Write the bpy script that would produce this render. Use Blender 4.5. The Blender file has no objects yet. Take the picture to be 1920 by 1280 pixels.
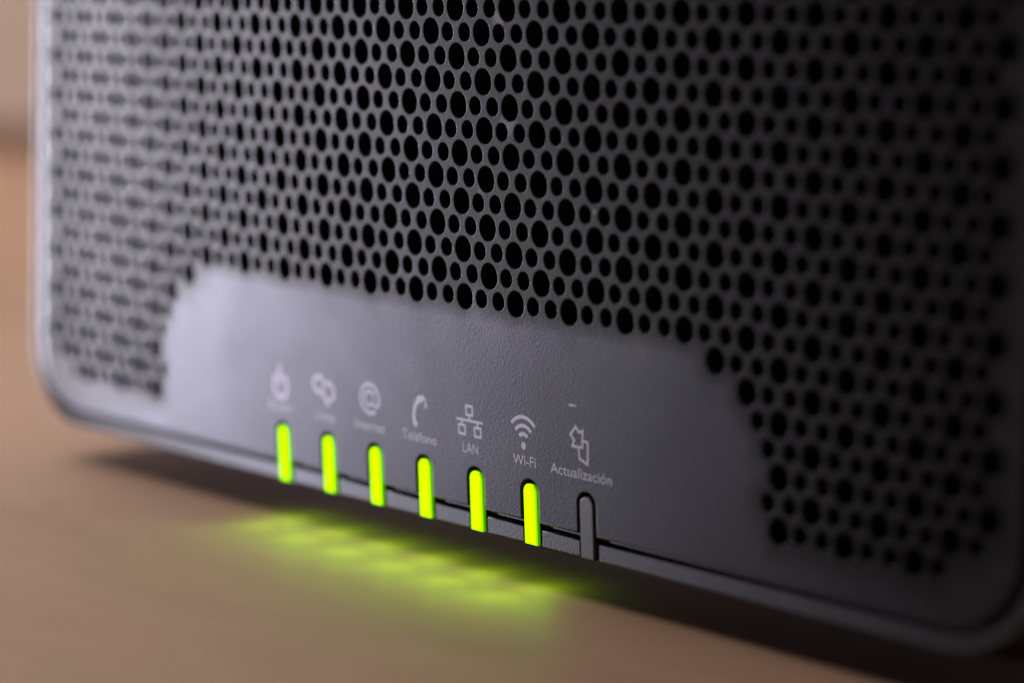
import bpy, math, random
from mathutils import Vector, Matrix
from mathutils.geometry import delaunay_2d_cdt

random.seed(4)
scene = bpy.context.scene
col = scene.collection
MM = 0.001

# ------------------------------------------------------------------ camera
cam_data = bpy.data.cameras.new('camera')
cam = bpy.data.objects.new('camera', cam_data)
col.objects.link(cam)
RIGHT = Vector((0.60772765, 0.79351965, -0.03152252))
DOWN = Vector((0.10535829, -0.11990568, -0.98717894))
FWD = Vector((-0.78712561, 0.59661478, -0.15647387))
cam.matrix_world = Matrix((
    (RIGHT.x, -DOWN.x, -FWD.x, 0.25116176),
    (RIGHT.y, -DOWN.y, -FWD.y, -0.17779459),
    (RIGHT.z, -DOWN.z, -FWD.z, 0.06023574),
    (0, 0, 0, 1)))
cam_data.sensor_width = 36
cam_data.lens = 102.22
cam_data.clip_start = 0.01
cam_data.clip_end = 50
cam_data.dof.use_dof = True
cam_data.dof.focus_distance = 0.2990
cam_data.dof.aperture_fstop = 11.6
cam_data.dof.aperture_blades = 0
scene.camera = cam

# ------------------------------------------------------------------ light
world = bpy.data.worlds.new('World')
scene.world = world
world.use_nodes = True
world.node_tree.nodes['Background'].inputs[0].default_value = (0.80, 0.80, 1.0, 1)
world.node_tree.nodes['Background'].inputs[1].default_value = 0.035


def area(name, loc, target, sx, sy, power, color):
    d = bpy.data.lights.new(name, 'AREA')
    d.shape = 'RECTANGLE'
    d.size, d.size_y = sx, sy
    d.energy = power
    d.color = color
    o = bpy.data.objects.new(name, d)
    o.location = loc
    o.rotation_euler = (Vector(target) - Vector(loc)).to_track_quat('-Z', 'Y').to_euler()
    col.objects.link(o)
    return o


# spot added for the cool window light at left, beam shaped to darken right
lamp = bpy.data.lights.new('added_side_spot', 'SPOT')
lamp.energy = 36.5
lamp.color = (0.795, 0.775, 1.0)
lamp.shadow_soft_size = 0.020
lamp.spot_size = math.radians(22.6)
lamp.spot_blend = 1.0
lo = bpy.data.objects.new('added_side_spot', lamp)
lo.location = (-0.541, -0.23, 0.010)
a = math.radians(30.5)
lo.rotation_euler = Vector((math.cos(a), math.sin(a), 0.03)).to_track_quat('-Z', 'Y').to_euler()
col.objects.link(lo)
area('added_table_fill', (-0.70, 0.0, 0.75), (-0.25, 0.06, 0.0), 0.6, 0.5, 9.0, (1.0, 0.90, 0.80))  # unseen overhead fill added to brighten the table and wall

scene.view_settings.view_transform = 'Standard'
scene.view_settings.look = 'None'
scene.view_settings.exposure = 0
scene.view_settings.gamma = 1
scene.cycles.use_denoising = True
scene.cycles.max_bounces = 8


# ------------------------------------------------------------------ materials
def new_mat(name):
    m = bpy.data.materials.new(name)
    m.use_nodes = True
    nt = m.node_tree
    b = nt.nodes['Principled BSDF']
    return m, nt, b


def node(nt, kind, **kw):
    n = nt.nodes.new(kind)
    for k, v in kw.items():
        setattr(n, k, v)
    return n


def ramp(nt, stops):
    r = nt.nodes.new('ShaderNodeValToRGB')
    els = r.color_ramp.elements
    els[0].position, els[0].color = stops[0][0], stops[0][1]
    els[1].position, els[1].color = stops[-1][0], stops[-1][1]
    for p, c in stops[1:-1]:
        e = els.new(p)
        e.color = c
    return r


def plastic(name, base, rough, grain=1.0, ior=1.5, matt_dim=None, smears=()):
    """satin grey plastic: dark body under a soft, short-tailed sheen, with fine mould grain"""
    m, nt, b = new_mat(name)
    L = nt.links.new
    nt.nodes.remove(b)
    diff = node(nt, 'ShaderNodeBsdfDiffuse')
    gl = node(nt, 'ShaderNodeBsdfGlossy')
    gl.distribution = 'BECKMANN'
    gl.inputs['Color'].default_value = (1, 1, 1, 1)
    fr = node(nt, 'ShaderNodeFresnel')
    fr.inputs['IOR'].default_value = ior
    if matt_dim:
        # matter finish, and toned-down sheen at left, where the mesh attribute says so
        at = node(nt, 'ShaderNodeAttribute', attribute_name='matt_and_dim')
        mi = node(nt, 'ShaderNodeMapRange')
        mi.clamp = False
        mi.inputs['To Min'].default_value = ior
        mi.inputs['To Max'].default_value = matt_dim[1]
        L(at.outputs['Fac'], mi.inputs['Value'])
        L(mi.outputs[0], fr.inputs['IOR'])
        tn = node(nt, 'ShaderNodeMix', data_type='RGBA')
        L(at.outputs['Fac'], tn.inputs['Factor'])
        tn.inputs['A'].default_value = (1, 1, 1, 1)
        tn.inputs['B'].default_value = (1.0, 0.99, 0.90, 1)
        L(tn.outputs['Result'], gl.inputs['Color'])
    mix = node(nt, 'ShaderNodeMixShader')
    L(fr.outputs[0], mix.inputs[0])
    L(diff.outputs[0], mix.inputs[1])
    L(gl.outputs[0], mix.inputs[2])
    L(mix.outputs[0], nt.nodes['Material Output'].inputs['Surface'])
    tc = node(nt, 'ShaderNodeTexCoord')
    # mould grain
    n1 = node(nt, 'ShaderNodeTexNoise')
    n1.inputs['Scale'].default_value = 4300
    n1.inputs['Detail'].default_value = 3
    n1.inputs['Roughness'].default_value = 0.6
    L(tc.outputs['Object'], n1.inputs['Vector'])
    v = node(nt, 'ShaderNodeTexVoronoi')
    v.feature = 'SMOOTH_F1'
    v.inputs['Scale'].default_value = 4000
    L(tc.outputs['Object'], v.inputs['Vector'])
    mx = node(nt, 'ShaderNodeMath', operation='ADD')
    L(n1.outputs['Fac'], mx.inputs[0])
    L(v.outputs['Distance'], mx.inputs[1])
    bp = node(nt, 'ShaderNodeBump')
    bp.inputs['Strength'].default_value = 0.6 * grain
    bp.inputs['Distance'].default_value = 0.00003
    L(mx.outputs[0], bp.inputs['Height'])
    for q in (diff, gl, fr):
        L(bp.outputs['Normal'], q.inputs['Normal'])
    # handling marks: cloudy change of gloss and a little dust
    n2 = node(nt, 'ShaderNodeTexNoise')
    n2.inputs['Scale'].default_value = 75
    n2.inputs['Detail'].default_value = 5
    n2.inputs['Distortion'].default_value = 0.6
    L(tc.outputs['Object'], n2.inputs['Vector'])
    rr = node(nt, 'ShaderNodeMapRange')
    rr.inputs['From Min'].default_value = 0.3
    rr.inputs['From Max'].default_value = 0.7
    rr.inputs['To Min'].default_value = rough - 0.02
    rr.inputs['To Max'].default_value = rough + 0.025
    L(n2.outputs['Fac'], rr.inputs['Value'])
    if matt_dim:
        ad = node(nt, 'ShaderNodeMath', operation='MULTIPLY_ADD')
        ad.inputs[1].default_value = matt_dim[0] - rough
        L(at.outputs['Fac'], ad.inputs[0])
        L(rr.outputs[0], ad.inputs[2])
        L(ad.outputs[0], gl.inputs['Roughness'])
    else:
        L(rr.outputs[0], gl.inputs['Roughness'])
    n3 = node(nt, 'ShaderNodeTexNoise')
    n3.inputs['Scale'].default_value = 210
    n3.inputs['Detail'].default_value = 6
    n3.inputs['Roughness'].default_value = 0.7
    L(tc.outputs['Object'], n3.inputs['Vector'])
    d = tuple(min(1, c * 2.4 + 0.008) for c in base)
    rp = ramp(nt, [(0.52, (*base, 1)), (0.80, (*d, 1))])
    L(n3.outputs['Fac'], rp.inputs['Fac'])
    sv = node(nt, 'ShaderNodeTexVoronoi')
    sv.inputs['Scale'].default_value = 330
    L(tc.outputs['Object'], sv.inputs['Vector'])
    sx = node(nt, 'ShaderNodeSeparateColor')
    L(sv.outputs['Color'], sx.inputs[0])
    sr = node(nt, 'ShaderNodeMapRange')          # only some cells hold a speck, each of its own size
    sr.inputs['From Min'].default_value = 0.72
    sr.inputs['From Max'].default_value = 1.0
    sr.inputs['To Min'].default_value = 0.0
    sr.inputs['To Max'].default_value = 0.075
    L(sx.outputs[0], sr.inputs['Value'])
    lt = node(nt, 'ShaderNodeMath', operation='LESS_THAN')
    L(sv.outputs['Distance'], lt.inputs[0])
    L(sr.outputs[0], lt.inputs[1])
    dust = lt.outputs[0]
    for (px, py, pz, pr, pa) in smears:
        ds = node(nt, 'ShaderNodeVectorMath', operation='DISTANCE')
        L(tc.outputs['Object'], ds.inputs[0])
        ds.inputs[1].default_value = (px, py, pz)
        ws = node(nt, 'ShaderNodeMath', operation='MULTIPLY_ADD')
        ws.inputs[1].default_value = 0.004
        L(n3.outputs['Fac'], ws.inputs[0])
        L(ds.outputs['Value'], ws.inputs[2])
        ms = node(nt, 'ShaderNodeMapRange')
        ms.inputs['From Min'].default_value = 0.002 + pr
        ms.inputs['From Max'].default_value = 0.002 + pr * 0.3
        ms.inputs['To Max'].default_value = pa
        L(ws.outputs[0], ms.inputs['Value'])
        mm = node(nt, 'ShaderNodeMath', operation='MAXIMUM')
        L(dust, mm.inputs[0])
        L(ms.outputs[0], mm.inputs[1])
        dust = mm.outputs[0]
    dm = node(nt, 'ShaderNodeMix', data_type='RGBA')
    L(dust, dm.inputs['Factor'])
    L(rp.outputs['Color'], dm.inputs['A'])
    dm.inputs['B'].default_value = (0.24, 0.23, 0.27, 1)
    L(dm.outputs['Result'], diff.inputs['Color'])
    return m


SMEARS = [(0.01715, 0.00011, 0.03562, 0.0017, 0.60),
          (0.01210, 0.00005, 0.02913, 0.0008, 0.60),
          (0.01601, 0.00012, 0.04635, 0.0009, 0.60),
          (0.01061, 0.00002, 0.01667, 0.0026, 0.30),
          (0.01296, 0.00003, 0.01433, 0.0030, 0.12),
          (0.02603, 0.00014, 0.01675, 0.0020, 0.15),
          (-0.01866, 0.00007, 0.01709, 0.0030, 0.12),
          (0.02437, 0.00022, 0.03469, 0.0006, 0.40),
          (0.00362, 0.00000, 0.01451, 0.0040, 0.10),
          (0.03597, 0.00025, 0.01512, 0.0030, 0.10),
          (-0.00165, 0.00000, 0.00817, 0.0030, 0.07)]
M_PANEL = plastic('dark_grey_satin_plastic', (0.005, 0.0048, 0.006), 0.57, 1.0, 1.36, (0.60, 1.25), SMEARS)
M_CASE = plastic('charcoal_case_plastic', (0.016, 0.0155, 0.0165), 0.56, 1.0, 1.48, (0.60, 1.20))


def simple(name, color, rough, emis=None, strength=0.0):
    m, nt, b = new_mat(name)
    b.inputs['Base Color'].default_value = (*color, 1)
    b.inputs['Roughness'].default_value = rough
    if emis:
        b.inputs['Specular IOR Level'].default_value = 0.0
        b.inputs['Emission Color'].default_value = (*emis, 1)
        b.inputs['Emission Strength'].default_value = strength
    return m


M_INNER = simple('black_inner_sheet', (0.004, 0.004, 0.004), 0.8)
M_SLOT = simple('black_slot_wall', (0.006, 0.006, 0.007), 0.7)
M_RUBBER = simple('black_rubber', (0.006, 0.006, 0.006), 1.0)
M_PRINT = simple('white_print', (0.46, 0.445, 0.495), 0.6)
GREEN = (0.45, 1.0, 0.0)
M_LED = simple('lit_green_light_pipe', (0.02, 0.05, 0.0), 0.4, GREEN, 1.9)
M_LED_SIDE = simple('light_pipe_side', (0.03, 0.08, 0.01), 0.4, (0.22, 0.8, 0.0), 0.35)
M_LED_END = simple('light_pipe_end', (0.10, 0.22, 0.02), 0.4, (0.44, 1.0, 0.0), 3.0)
M_LED_EDGE = simple('light_pipe_edge', (0.02, 0.05, 0.0), 0.4, (0.22, 0.9, 0.0), 1.0)
M_STRIP = simple('brown_strip_paint', (0.40, 0.285, 0.235), 0.6)
M_OFF = simple('unlit_grey_light_pipe', (0.075, 0.073, 0.070), 0.45)


def wood():
    m, nt, b = new_mat('tan_wood')
    L = nt.links.new
    tc = node(nt, 'ShaderNodeTexCoord')
    mp = node(nt, 'ShaderNodeMapping')
    mp.inputs['Scale'].default_value = (9, 34, 9)
    mp.inputs['Rotation'].default_value = (0, 0, 0.5)
    L(tc.outputs['Object'], mp.inputs['Vector'])
    n = node(nt, 'ShaderNodeTexNoise')
    n.inputs['Scale'].default_value = 2.2
    n.inputs['Detail'].default_value = 7
    n.inputs['Distortion'].default_value = 0.8
    L(mp.outputs[0], n.inputs['Vector'])
    r = ramp(nt, [(0.25, (0.35, 0.208, 0.138, 1)), (0.55, (0.41, 0.247, 0.166, 1)), (0.8, (0.46, 0.285, 0.198, 1))])
    L(n.outputs['Fac'], r.inputs['Fac'])
    L(r.outputs['Color'], b.inputs['Base Color'])
    b.inputs['Roughness'].default_value = 0.6
    bp = node(nt, 'ShaderNodeBump')
    bp.inputs['Strength'].default_value = 0.15
    bp.inputs['Distance'].default_value = 0.0003
    L(n.outputs['Fac'], bp.inputs['Height'])
    L(bp.outputs['Normal'], b.inputs['Normal'])
    return m


M_WOOD = wood()


def wall_paint():
    m, nt, b = new_mat('pinkish_beige_wall_paint')
    L = nt.links.new
    tc = node(nt, 'ShaderNodeTexCoord')
    n = node(nt, 'ShaderNodeTexNoise')
    n.inputs['Scale'].default_value = 30
    n.inputs['Detail'].default_value = 6
    L(tc.outputs['Object'], n.inputs['Vector'])
    r = ramp(nt, [(0.3, (0.74, 0.65, 0.62, 1)), (0.7, (0.80, 0.71, 0.68, 1))])
    L(n.outputs['Fac'], r.inputs['Fac'])
    L(r.outputs['Color'], b.inputs['Base Color'])
    b.inputs['Roughness'].default_value = 0.8
    return m


M_WALL = wall_paint()


# ------------------------------------------------------------------ helpers
def link(name, mesh, parent=None):
    o = bpy.data.objects.new(name, mesh)
    col.objects.link(o)
    if parent:
        o.parent = parent
    return o


# the front of the router is flat at its foot and bulges more and more above
K20, K21 = 0.05786, 9.036


def bend(x, z):
    # the bulge stops growing softly above the part the holes fill in view
    if z > 0.058:
        u = math.tanh((z - 0.058) / 0.03)
        zz, s = 0.058 + 0.03 * u, K21 * (1 - u * u)
    else:
        zz, s = z, K21
    k = K20 + K21 * zz
    return k * x * x, 2 * k * x, s * x * x      # y, dy/dx, dy/dz


def plate(name, pts, loops, radius, depth, keep, mats, parent=None, y0=0.0, bent=True, steps=3, matfn=None, extra=None, vertfn=None):
    """flat outline with holes, rounded at its edges and extruded backward.
    pts: (x, z) in mm; loops: closed index loops; radius(i, p), depth(p): edge rounding and wall depth in mm."""
    edges = []
    for lp in loops:
        for a, b in zip(lp, lp[1:] + lp[:1]):
            edges.append((a, b))
    vs, es, fs, ov, oe, of = delaunay_2d_cdt([Vector(p) for p in pts], edges, [], 0, 1e-5, True)
    tri = []
    for f in fs:
        f = list(f)
        c = (vs[f[0]] + vs[f[1]] + vs[f[2]]) / 3
        orig = [set(ov[i]) for i in f]
        if not keep(c, orig):
            continue
        a, b, d = vs[f[0]], vs[f[1]], vs[f[2]]
        if (b - a).cross(d - a) < 0:
            f.reverse()
        tri.append(f)
    used = {}
    P2 = []
    src = []
    faces = []
    for f in tri:
        g = []
        for i in f:
            if i not in used:
                used[i] = len(P2)
                P2.append(vs[i].copy())
                src.append(ov[i][0] if ov[i] else -1)
            g.append(used[i])
        faces.append(tuple(g))
    de = set()
    for f in faces:
        for k in range(3):
            de.add((f[k], f[(k + 1) % 3]))
    bd = [(a, b) for (a, b) in de if (b, a) not in de]
    nrm = {}
    for a, b in bd:
        d = (P2[b] - P2[a]).normalized()
        n = Vector((d.y, -d.x))
        for i in (a, b):
            nrm.setdefault(i, []).append(n)
    out = {}
    for i, ns in nrm.items():
        s = sum(ns, Vector((0, 0)))
        s = s.normalized() if s.length > 1e-6 else ns[0]
        m = min(1.4, 1 / max(0.3, s.dot(ns[0])))
        out[i] = (s, m)
    V, N = [], []

    def add(x, z, dep, off, theta):
        x *= MM
        z *= MM
        if bent:
            yb, dx, dz = bend(x, z)
        else:
            yb, dx, dz = 0, 0, 0
        V.append((x, y0 * MM + yb + dep * MM, z))
        n0 = Vector((dx, -1, dz)).normalized()
        n = n0 * math.cos(theta) + Vector((off.x, 0, off.y)) * math.sin(theta)
        N.append(n.normalized())
        return len(V) - 1

    for p in P2:
        add(p.x, p.y, 0, Vector((0, 0)), 0)
    F = list(faces)
    MI = [0] * len(faces)
    ring = {i: i for i in out}
    for k in range(1, steps + (3 if extra else 2)):
        nx = {}
        for i, (d, m) in out.items():
            r = radius(src[i], P2[i])
            if k <= steps:
                th = math.pi / 2 * k / steps
                o = r * math.sin(th) * m
                dep = r * (1 - math.cos(th))
            else:
                th = math.pi / 2
                o = r * m
                dep = depth(P2[i], src[i]) if k == steps + 1 else extra
            p = P2[i] + d * o
            nx[i] = add(p.x, p.y, dep, d, th)
        for a, b in bd:
            F.append((ring[b], ring[a], nx[a], nx[b]))
            MI.append(matfn(k, steps, out[a][0], P2[a], src[a], src[b]) if matfn else 0)
        ring = nx
    me = bpy.data.meshes.new(name)
    me.from_pydata(V, [], F)
    for m in mats:
        me.materials.append(m)
    me.polygons.foreach_set('material_index', MI)
    me.polygons.foreach_set('use_smooth', [True] * len(F))
    me.normals_split_custom_set_from_vertices(N)
    if vertfn:
        at = me.attributes.new('matt_and_dim', 'FLOAT', 'POINT')
        at.data.foreach_set('value', [vertfn(v[0] / MM, v[2] / MM) for v in V])
    me.update()
    return link(name, me, parent)


def seg(a, b, step):
    n = max(1, int(round(math.dist(a, b) / step)))
    return [(a[0] + (b[0] - a[0]) * k / n, a[1] + (b[1] - a[1]) * k / n) for k in range(n)]


def arc(cx, cz, r, a0, a1, n):
    return [(cx + r * math.cos(math.radians(a0 + (a1 - a0) * k / n)),
             cz + r * math.sin(math.radians(a0 + (a1 - a0) * k / n))) for k in range(n)]


def rounded(x0, x1, z0, z1, r, step=2.5, n=12, bottom=None):
    """counter-clockwise from the left end of the bottom edge"""
    p = []
    p += bottom if bottom else seg((x0 + r, z0), (x1 - r, z0), step)
    p += arc(x1 - r, z0 + r, r, -90, 0, n)
    p += seg((x1, z0 + r), (x1, z1 - r), step)
    p += arc(x1 - r, z1 - r, r, 0, 90, n)
    p += seg((x1 - r, z1), (x0 + r, z1), step)
    p += arc(x0 + r, z1 - r, r, 90, 180, n)
    p += seg((x0, z1 - r), (x0, z0 + r), step)
    p += arc(x0 + r, z0 + r, r, 180, 270, n)
    return p


def inside_rr(c, x0, x1, z0, z1, r):
    dx = max(x0 + r - c[0], 0, c[0] - (x1 - r))
    dz = max(z0 + r - c[1], 0, c[1] - (z1 - r))
    return dx * dx + dz * dz <= r * r if (dx > 0 and dz > 0) else (dx <= r and dz <= r)


# ------------------------------------------------------------------ dimensions (mm)
PITCH = 5.0
PX = 86.8           # half width of the front panel
PZ0, PZ1 = -4.85, 126.0
PR = 9.0
RX = 89.4           # half width of the case rim
RZ0, RZ1 = -7.35, 129.0
TABLE_Z = -12.0
LEDS = [-27.6 + 9.27 * k for k in range(7)]
SLOT_W, SLOT_TOP = 3.0, -0.45
LED_W, LED_TOP = 2.08, -0.98

router = bpy.data.objects.new('router', None)
router.empty_display_size = 0.03
router.location = (0, 0, TABLE_Z * MM)
col.objects.link(router)
router['label'] = 'dark grey router with perforated front, white icons and six glowing green lights'
router['category'] = 'router'


class Off:
    pass


# every part is modelled in the place it stands; this keeps it there under the router
def adopt(o, parent):
    o.parent = parent
    w = Matrix.Identity(4)
    p = parent
    chain = Vector((0, 0, 0))
    while p is not None:
        chain += p.location
        p = p.parent
    o.location = o.location - chain
    return o


# ------------------------------------------------------------------ holes of the front panel
BIG, SMALL = 1.39, 0.975
BEV = 0.10


def hole_at(i, j):
    """column (in thirds of a lattice cell from the centre line) and row decide whether a hole is there"""
    a = abs(i - 9.5)
    if j > 9.01:
        return False
    if a > 9.51:
        return False
    if j > 8.9 and a > 8.9:
        return False
    if j < 5.75:
        return True
    if j < 6.25:
        return a >= 5.45
    if j < 6.75:
        return a >= 5.95
    if j < 7.75:
        return a >= 6.1 if j < 7.25 else a >= 6.3
    if j < 8.25:
        return a >= 6.45
    if j < 8.75:
        return a >= 6.3
    return a >= 6.45


pts, loops = [], []
rad_of = []
circles = 0
R3 = math.sqrt(3)
hole_id = {}
hole_list = []
row = 18
while row >= -44:
    j = row / 2
    sh = 0.0 if row % 2 == 0 else 0.5
    z = -(j - 9) * PITCH
    for t in range(-3, 63):
        i = t / 3 + sh
        big = (t % 3 == 0)
        if not hole_at(i, j):
            continue
        x = (i - 9.5) * R3 * PITCH
        r = (BIG if big else SMALL)
        hole_list.append((x, z, r))
        n = (28 if big else 22) if j > -3 else 12
        lp = []
        for k in range(n):
            a = 2 * math.pi * (k + 0.5) / n
            hole_id[len(pts)] = len(hole_list)
            lp.append(len(pts))
            pts.append((x + (r + BEV) * math.cos(a), z + (r + BEV) * math.sin(a)))
            rad_of.append(BEV)
        loops.append(lp)
    row -= 1

BOT = 0.16
FIL = 1.1           # rounding of the panel's outer edge
x0, x1, z0, z1 = -PX + FIL, PX - FIL, PZ0 + BOT, PZ1 - FIL
rr = PR - FIL
bottom, btag = [], []
cur = (x0 + rr, z0)
SB = 0.13
for lx in LEDS:
    h = SLOT_W / 2 + SB
    s = seg(cur, (lx - h, z0), 2.5)
    bottom += s
    btag += [BOT] * len(s)
    s = seg((lx - h, z0), (lx - h, SLOT_TOP - SLOT_W / 2 + 0.2), 0.7)
    bottom += s
    btag += [SB] * len(s)
    s = arc(lx, SLOT_TOP - SLOT_W / 2 + 0.2, h, 180, 0, 14)
    s = [(p[0], SLOT_TOP - SLOT_W / 2 + 0.2 + (p[1] - (SLOT_TOP - SLOT_W / 2 + 0.2)) * (1.3 / 1.5)) for p in s]
    bottom += s
    btag += [SB] * len(s)
    s = seg((lx + h, SLOT_TOP - SLOT_W / 2 + 0.2), (lx + h, z0), 0.7)
    bottom += s
    btag += [SB] * len(s)
    cur = (lx + h, z0)
s = seg(cur, (x1 - rr, z0), 2.5)
bottom += s
btag += [BOT] * len(s)
outline = rounded(x0, x1, z0, z1, rr, 2.5, 12, bottom)
base = len(pts)
for k, p in enumerate(outline):
    pts.append(p)
    if k < len(btag):
        rad_of.append(btag[k])
    else:
        # the rounding grows from the bottom edge to the sides
        t = min(1, max(0, (p[1] - z0) / 6.0))
        rad_of.append(BOT + (FIL - BOT) * t)
loops.append(list(range(base, base + len(outline))))
nb = len(pts)
# filler points keep the curved surface smooth where there are no holes
cells = {}
for hx, hz, hr in hole_list:
    cells.setdefault((int(hx // 6), int(hz // 6)), []).append((hx, hz, hr))
gz = z0 + 1.2
while gz < z1 - 1:
    gx = x0 + 1.2
    while gx < x1 - 1:
        ok = inside_rr((gx, gz), x0 + .9, x1 - .9, z0 + .9, z1 - .9, rr - .9)
        if ok and gz < 1.5:
            ok = all(abs(gx - lx) > 2.4 for lx in LEDS)
        if ok:
            cx, cz = int(gx // 6), int(gz // 6)
            for a in (-1, 0, 1):
                for b in (-1, 0, 1):
                    for hx, hz, hr in cells.get((cx + a, cz + b), ()):
                        if math.hypot(gx - hx, gz - hz) < hr + 0.75:
                            ok = False
        if ok:
            pts.append((gx, gz))
            rad_of.append(0)
        gx += 2.3
    gz += 2.3


def keep_panel(c, orig):
    hs = set()
    allh = True
    for s in orig:
        h = None
        for q in s:
            if q in hole_id:
                h = hole_id[q]
        if h is None:
            allh = False
        hs.add(h)
    if allh and len(hs) == 1:
        return False
    if not inside_rr(c, x0 - 1e-4, x1 + 1e-4, z0 - 1e-4, z1 + 1e-4, rr):
        return False
    if c[1] < SLOT_TOP + 0.1:
        zs = SLOT_TOP - SLOT_W / 2 + 0.2
        for lx in LEDS:
            h = SLOT_W / 2 + SB
            if abs(c[0] - lx) < h:
                if c[1] < zs:
                    return False
                if ((c[0] - lx) / h) ** 2 + ((c[1] - zs) / (h * 1.3 / 1.5)) ** 2 < 1:
                    return False
    return True


def mesh_and_left_dim(x, z):
    """1 in the perforated field, fading to 0 within 2 mm outside it; left side raised to dim its highlight"""
    cx, cz = int(x // 6), int(z // 6)
    best = 9
    for a in (-1, 0, 1):
        for b in (-1, 0, 1):
            for hx, hz, hr in cells.get((cx + a, cz + b), ()):
                best = min(best, math.hypot(x - hx, z - hz) - hr)
    t = min(1, max(0, (1.6 - best) / 1.2))
    e = min(1.9, max(0, (-58 - x) / 14))  # shade put into the finish at the left to hold down the highlight
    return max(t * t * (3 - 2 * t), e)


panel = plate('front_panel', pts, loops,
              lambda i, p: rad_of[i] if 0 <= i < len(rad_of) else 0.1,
              lambda p, i: 1.7, keep_panel, [M_PANEL, M_SLOT], vertfn=mesh_and_left_dim,
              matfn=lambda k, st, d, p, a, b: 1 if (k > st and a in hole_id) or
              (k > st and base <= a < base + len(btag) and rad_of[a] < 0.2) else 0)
adopt(panel, router)

# ------------------------------------------------------------------ case: rim around the panel, sides and back
GAP = 0.80
RF = 0.15           # rounding of the rim's edges
ox0, ox1, oz0, oz1, orr = -RX + 0.8, RX - 0.8, RZ0 + RF, RZ1 - 0.8, PR + 2.0
ix0, ix1, iz0, iz1, irr = -PX - GAP - 0.1, PX + GAP + 0.1, PZ0 - GAP - 0.1, PZ1 + GAP, PR + GAP
cp, cl, crad, cin = [], [], [], []
for kind, lp in ((0, rounded(ox0, ox1, oz0, oz1, orr, 2.5, 14)), (1, rounded(ix0, ix1, iz0, iz1, irr, 2.5, 14))):
    cl.append(list(range(len(cp), len(cp) + len(lp))))
    for p in lp:
        cp.append(p)
        crad.append(None)
        cin.append(kind)
for lx in LEDS:
    h = SLOT_W / 2 + 0.12
    q = seg((lx - h, iz0 + .3), (lx - h, oz0 - .3), 0.4) + seg((lx - h, oz0 - .3), (lx + h, oz0 - .3), 1) + \
        seg((lx + h, oz0 - .3), (lx + h, iz0 + .3), 0.4) + seg((lx + h, iz0 + .3), (lx - h, iz0 + .3), 1)
    cl.append(list(range(len(cp), len(cp) + len(q))))
    cp += q
    cin += [2] * len(q)


def keep_case(c, orig):
    if not inside_rr(c, ox0 - 1e-4, ox1 + 1e-4, oz0 - 1e-4, oz1 + 1e-4, orr):
        return False
    if inside_rr(c, ix0 + 1e-4, ix1 - 1e-4, iz0 + 1e-4, iz1 - 1e-4, irr):
        return False
    if c[1] < iz0 + 0.1:
        for lx in LEDS:
            if abs(c[0] - lx) < SLOT_W / 2 + 0.12:
                return False
    return True


def rim_radius(i, p):
    slot = any(abs(abs(p.x - lx) - SLOT_W / 2 - 0.12) < 0.02 for lx in LEDS) and p.y < iz0 + 0.02
    if slot:
        return 0.12
    if inside_rr(p, ix0 - 0.05, ix1 + 0.05, iz0 - 0.05, iz1 + 0.05, irr):
        return 0.1
    t = min(1, max(0, (p.y - oz0) / 6.0))
    return RF + (0.8 - RF) * t


def rim_depth(p, i):
    slot = any(abs(abs(p.x - lx) - SLOT_W / 2 - 0.12) < 0.02 for lx in LEDS) and p.y < iz0 + 0.02
    if slot or inside_rr(p, ix0 - 0.05, ix1 + 0.05, iz0 - 0.05, iz1 + 0.05, irr):
        return 3.2
    return 34.0


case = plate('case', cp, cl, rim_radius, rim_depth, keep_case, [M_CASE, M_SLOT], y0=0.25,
             vertfn=lambda x, z: min(1.5, max(0, (-25 - x) / 38)),  # dimming put into the gloss toward the left, against the bright rim
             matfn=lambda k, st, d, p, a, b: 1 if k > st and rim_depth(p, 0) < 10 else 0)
adopt(case, router)


def sheet(name, lp, y, mat, parent, flip=False, bent=True):
    V = []
    for x, z in lp:
        yb = bend(x * MM, z * MM)[0] if bent else 0
        V.append((x * MM, y * MM + yb, z * MM))
    n = len(V)
    c = len(V)
    V.append((0, y * MM, (lp[0][1] + 60) * MM))
    F = [(a, (a + 1) % n, c) for a in range(n)]
    if flip:
        F = [f[::-1] for f in F]
    me = bpy.data.meshes.new(name)
    me.from_pydata(V, [], F)
    me.materials.append(mat)
    o = link(name, me)
    return adopt(o, parent)


# back cover closing the case, dark sheet added behind the holes to keep them black, lip inside the groove
sheet('back_cover', rounded(-RX + 0.1, RX - 0.1, RZ0 + 0.1, RZ1 - 0.1, PR + 2.5), 33.9, M_CASE, router, flip=True)


def band(name, a, b, y, thick, mat, parent):
    """ring shaped strip between two rounded outlines with the same point count"""
    V, F = [], []
    for lp, yy in ((a, y), (b, y), (b, y + thick), (a, y + thick)):
        for x, z in lp:
            V.append((x * MM, yy * MM + bend(x * MM, z * MM)[0], z * MM))
    n = len(a)
    for k in range(4):
        for q in range(n):
            s = (q + 1) % n
            u, w = k * n, ((k + 1) % 4) * n
            F.append((u + q, w + q, w + s, u + s))
    me = bpy.data.meshes.new(name)
    me.from_pydata(V, [], F)
    me.materials.append(mat)
    return adopt(link(name, me), parent)


def rr_n(x0, x1, z0, z1, r):
    n = 60
    p = []
    for (ca, cb, ang, e) in (((x0 + r, z0), (x1 - r, z0), -90, (x1 - r, z0 + r)), ((x1, z0 + r), (x1, z1 - r), 0, (x1 - r, z1 - r)),
                             ((x1 - r, z1), (x0 + r, z1), 90, (x0 + r, z1 - r)), ((x0, z1 - r), (x0, z0 + r), 180, (x0 + r, z0 + r))):
        p += [(ca[0] + (cb[0] - ca[0]) * k / n, ca[1] + (cb[1] - ca[1]) * k / n) for k in range(n)]
        p += arc(e[0], e[1], r, ang, ang + 90, 12)
    return p


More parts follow.
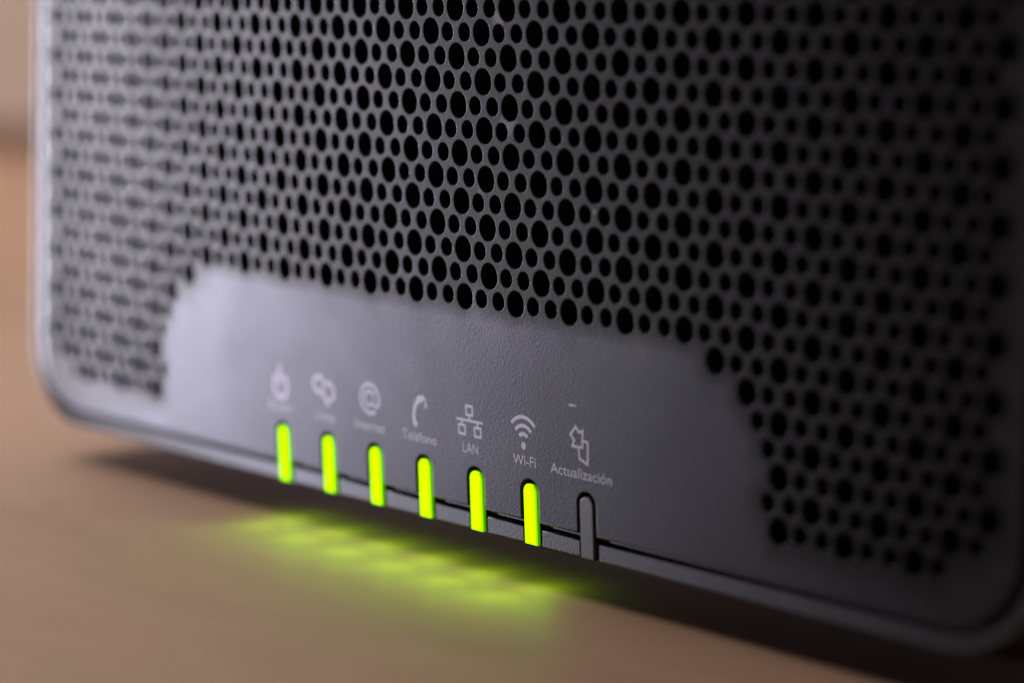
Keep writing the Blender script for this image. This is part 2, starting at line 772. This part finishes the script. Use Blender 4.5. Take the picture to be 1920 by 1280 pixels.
band('groove_lip', rr_n(-PX - .27, PX + .27, PZ0 - .27, PZ1 + .27, PR + .27),
     rr_n(-PX - .43, PX + .43, PZ0 - .43, PZ1 + .43, PR + .43), 0.75, 1.0, M_CASE, router)
band('groove_floor', rr_n(-PX + 1.2, PX - 1.2, PZ0 + 1.2, PZ1 - 1.2, PR - 1.2),
     rr_n(-PX - 1.6, PX + 1.6, PZ0 - 1.6, PZ1 + 1.6, PR + 1.6), 2.4, 0.8, M_SLOT, router)
sheet('inner_dark_sheet', rounded(-PX - 1, PX + 1, PZ0 - 1, PZ1 + 1, PR), 16.0, M_INNER, router)

# ------------------------------------------------------------------ light pipes
def pipe(lx, lit):
    h = LED_W / 2
    f = 0.14
    r = 0.86
    lp = seg((-h + f, RZ0 + f + 0.02), (h - f, RZ0 + f + 0.02), 0.5)
    lp += seg((h - f, RZ0 + f + 0.02), (h - f, LED_TOP - f - (r - f)), 0.8)
    lp += arc(h - r, LED_TOP - r, r - f, 0, 90, 8)
    lp += seg((h - r, LED_TOP - f), (-h + r, LED_TOP - f), 0.5)
    lp += arc(-h + r, LED_TOP - r, r - f, 90, 180, 8)
    lp += seg((-h + f, LED_TOP - f - (r - f)), (-h + f, RZ0 + f + 0.02), 0.8)
    mats = [M_LED, M_LED_SIDE, M_LED_END, M_SLOT, M_LED_EDGE] if lit else [M_OFF, M_OFF, M_OFF, M_SLOT, M_OFF]

    def mf(k, st, d, p, a, b):
        if k <= st:
            return 4 if d.x > 0.6 else 0
        if d.y < -0.9:
            return 2
        return 1 if k == st + 1 else 3
    o = plate('light_pipe', lp, [list(range(len(lp)))], lambda i, p: f,
              lambda p, i: 0.45, lambda c, s: True, mats, y0=-0.03, bent=False, matfn=mf, extra=2.35)
    return o


BEAM = 0.00033
lit0 = pipe(0, True)
for k, lx in enumerate(LEDS):
    if k == 0:
        o = lit0
    elif k < 6:
        o = lit0.copy()
        col.objects.link(o)
    else:
        o = pipe(0, False)
        o['label'] = 'unlit grey light pipe'
    o.location = (lx * MM, 0, 0)
    if k < 6:
        # the beam that leaves the foot of the pipe, down and forward on to the table
        sp = bpy.data.lights.new('pipe_beam', 'AREA')
        sp.shape = 'RECTANGLE'
        sp.size, sp.size_y = 0.0018, 0.0010
        sp.energy = BEAM
        sp.color = (0.40, 1.0, 0.0)
        so = bpy.data.objects.new('pipe_beam', sp)
        so.location = ((lx + 0.4) * MM, 0.0002, -0.0076)
        so.rotation_euler = Vector((0.0, -0.42, -0.91)).to_track_quat('-Z', 'Y').to_euler()
        col.objects.link(so)
        fw = bpy.data.lights.new('pipe_beam', 'SPOT')
        fw.energy = 0.0021
        fw.color = (0.40, 1.0, 0.0)
        fw.spot_size = math.radians(104)
        fw.spot_blend = 1.0
        fw.shadow_soft_size = 0.0
        fo = bpy.data.objects.new('pipe_beam', fw)
        fo.location = ((lx + 0.3) * MM, -0.0006, -0.0075)
        fo.rotation_euler = Vector((0.0, -0.94, -0.34)).to_track_quat('-Z', 'Y').to_euler()
        col.objects.link(fo)
        o['label'] = 'glowing yellow-green light pipe'
    adopt(o, router)


# ------------------------------------------------------------------ printed icons and captions
class Ink:
    """flat ink shapes in mm on the panel front"""
    def __init__(self):
        self.v, self.f = [], []

    def poly(self, p):
        b = len(self.v)
        self.v += p
        self.f.append(tuple(range(b, b + len(p))))

    def stroke(self, p, w, closed=False, taper=None):
        n = len(p)
        ids = []
        for k in range(n):
            a = Vector(p[k - 1] if (k or closed) else p[k])
            c = Vector(p[(k + 1) % n] if (k < n - 1 or closed) else p[k])
            q = Vector(p[k])
            d1 = (q - a).normalized() if (q - a).length > 1e-9 else (c - q).normalized()
            d2 = (c - q).normalized() if (c - q).length > 1e-9 else d1
            t = (d1 + d2).normalized()
            nn = Vector((-t.y, t.x))
            m = 1 / max(0.55, nn.dot(Vector((-d1.y, d1.x))))
            ww = (taper(k / (n - 1)) if taper else w) / 2 * m
            b = len(self.v)
            self.v += [tuple(q + nn * ww), tuple(q - nn * ww)]
            ids.append(b)
        for k in range(n if closed else n - 1):
            a, b = ids[k], ids[(k + 1) % n]
            self.f.append((a, a + 1, b + 1, b))

    def build(self, name, cx=0, cz=0):
        V = []
        for x, z in self.v:
            X, Z = (x + cx) * MM, (z + cz) * MM
            V.append((X, bend(X, Z)[0] - 0.000018, Z))
        me = bpy.data.meshes.new(name)
        F = []
        for f in self.f:
            a, b, c = (Vector(self.v[i]) for i in f[:3])
            F.append(f if (b - a).cross(c - b) > 0 else f[::-1])
        me.from_pydata(V, [], F)
        me.materials.append(M_PRINT)
        o = link(name, me)
        return adopt(o, panel)


def circ(cx, cz, rx, rz, a0, a1, n):
    return [(cx + rx * math.cos(math.radians(a0 + (a1 - a0) * k / n)), cz + rz * math.sin(math.radians(a0 + (a1 - a0) * k / n)))
            for k in range(n + 1)]


W = 0.30
# power symbol
k = Ink()
k.stroke(circ(-27.75, 3.75, 1.4, 1.4, 118, 422, 30), 0.58)
k.stroke([(-27.85, 6.15), (-27.85, 3.9)], 0.62)
k.build('power_icon')
# two linked rings
k = Ink()
k.stroke(circ(-19.75, 4.85, 1.05, 0.9, 0, 360, 24)[:-1], 0.5, True)
k.stroke(circ(-17.85, 4.2, 1.15, 1.0, 0, 360, 24)[:-1], 0.5, True)
k.stroke([(-18.9, 3.9), (-18.1, 2.75), (-17.5, 3.3)], 0.5)
k.build('link_icon')
# at sign
k = Ink()
k.stroke(circ(-9.62, 4.45, 1.78, 1.62, 305, -28, 40), 0.38)
k.stroke(circ(-9.72, 4.5, 0.85, 0.78, 0, 360, 24)[:-1], 0.36, True)
k.stroke([(-8.85, 5.3), (-8.85, 4.1)] + circ(-8.45, 4.05, 0.42, 0.42, 180, 325, 8), 0.34)
k.build('at_icon')
# telephone handset
k = Ink()
body = [(0.95, 4.95), (0.45, 5.62), (-0.25, 5.55), (-0.85, 5.0), (-1.2, 4.35), (-1.33, 3.6), (-1.2, 2.95), (-0.85, 2.55)]
k.stroke(body, 0.6, taper=lambda t: 0.78 if t < 0.3 else (0.52 if t < 0.75 else 0.66))
k.stroke([(0.55, 5.5), (0.95, 4.75)], 0.72)
k.build('phone_icon')
# network of three boxes
k = Ink()
for cx, cz in ((8.78, 5.42), (7.42, 3.28), (10.17, 3.25)):
    k.stroke([(cx - .55, cz - .47), (cx + .55, cz - .47), (cx + .55, cz + .47), (cx - .55, cz + .47)], 0.27, True)
k.stroke([(6.5, 4.34), (11.12, 4.34)], 0.26)
k.stroke([(8.78, 4.9), (8.78, 4.34)], 0.3)
k.stroke([(7.42, 4.34), (7.42, 3.8)], 0.3)
k.stroke([(10.17, 4.34), (10.17, 3.8)], 0.3)
k.build('network_icon')
# wireless waves
k = Ink()
for r, w in ((2.72, 0.4), (1.82, 0.4), (0.95, 0.42)):
    k.stroke(circ(18.0, 3.2, r, r, 44, 136, 18), w)
k.stroke(circ(18.0, 2.92, 0.2, 0.2, 0, 360, 12)[:-1], 0.40, True)
k.build('wireless_icon')
# update arrows
k = Ink()
k.stroke([(26.62, 6.05), (25.75, 5.15), (26.35, 4.62), (26.0, 4.02), (26.92, 3.98), (27.62, 4.05), (27.62, 4.7), (27.75, 5.75), (27.1, 5.5)], 0.30, True)
k.stroke([(27.75, 4.75), (28.5, 4.62), (28.38, 2.42), (27.12, 2.85), (26.98, 3.95)], 0.30)
k.build('update_icon')


def caption(text, cx, width, name='caption', cap=1.07, zc=1.40):
    cu = bpy.data.curves.new('caption_text', 'FONT')
    cu.body = text
    cu.size = 1.0
    cu.resolution_u = 3
    cu.offset = 0.004
    t = bpy.data.objects.new('caption_text', cu)
    col.objects.link(t)
    dg = bpy.context.evaluated_depsgraph_get()
    me = bpy.data.meshes.new_from_object(t.evaluated_get(dg))
    bpy.data.objects.remove(t)
    bpy.data.curves.remove(cu)
    xs = [v.co.x for v in me.vertices]
    a, b = min(xs), max(xs)
    sx = width / (b - a)
    sz = cap / 0.70
    for v in me.vertices:
        X = (cx + (v.co.x - (a + b) / 2) * sx) * MM
        Z = (zc - cap / 2 + v.co.y * sz) * MM
        v.co = (X, bend(X, Z)[0] - 0.000018, Z)
    me.name = name
    me.materials.clear()
    me.materials.append(M_PRINT)
    for p in me.polygons:
        p.material_index = 0
    o = link(name, me)
    o['label'] = 'white printed caption reading ' + text
    return adopt(o, panel)


caption('Estado', -27.84, 4.8)
caption('Línea', -18.65, 3.9)
caption('Internet', -9.75, 5.8)
caption('Teléfono', -0.42, 6.3)
caption('LAN', 8.80, 2.75)
caption('Wi-Fi', 18.05, 3.75)
caption('Actualización', 27.25, 9.75, zc=1.33)
# short pale scuff above the last icon
k = Ink()
k.stroke([(25.5, 8.10), (26.1, 8.16), (26.85, 8.14)], 0.17, taper=lambda t: 0.1 + 0.14 * math.sin(math.pi * t))
k.build('scuff_mark')

# ------------------------------------------------------------------ table and wall
def slab(name, x0, x1, y0, y1, z0, z1, mat, bev=0.002):
    import bmesh
    bm = bmesh.new()
    bmesh.ops.create_cube(bm, size=1)
    for v in bm.verts:
        v.co = Vector(((x0 + x1) / 2 + v.co.x * (x1 - x0), (y0 + y1) / 2 + v.co.y * (y1 - y0), (z0 + z1) / 2 + v.co.z * (z1 - z0)))
    bmesh.ops.bevel(bm, geom=bm.edges[:], offset=bev, segments=3, affect='EDGES', profile=0.5)
    me = bpy.data.meshes.new(name)
    bm.to_mesh(me)
    bm.free()
    me.materials.append(mat)
    return link(name, me)


tz = TABLE_Z * MM
shade_base = slab('base', -0.060, 0.070, 0.0125, 0.0335, tz + 0.0001, RZ0 * MM - 0.0001, M_RUBBER, 0.0008)  # unseen black block added to deepen the shade under the router
adopt(shade_base, router)
table = slab('table', -1.5, 0.75, -0.75, 0.208, tz - 0.03, tz, M_WOOD)
table['label'] = 'tan wooden table top under the router'
table['category'] = 'table'
wall = slab('wall', -2.6, 1.6, 0.212, 0.33, tz - 0.75, 1.6, M_WALL)
strip = slab('wall_foot_strip', -2.6, 1.6, 0.2085, 0.2118, tz + 0.0005, tz + 0.010, M_STRIP, 0.0008)  # darker brown strip along the foot of the wall
strip['kind'] = 'structure'
wall['kind'] = 'structure'
wall['label'] = 'pinkish beige wall behind the table'
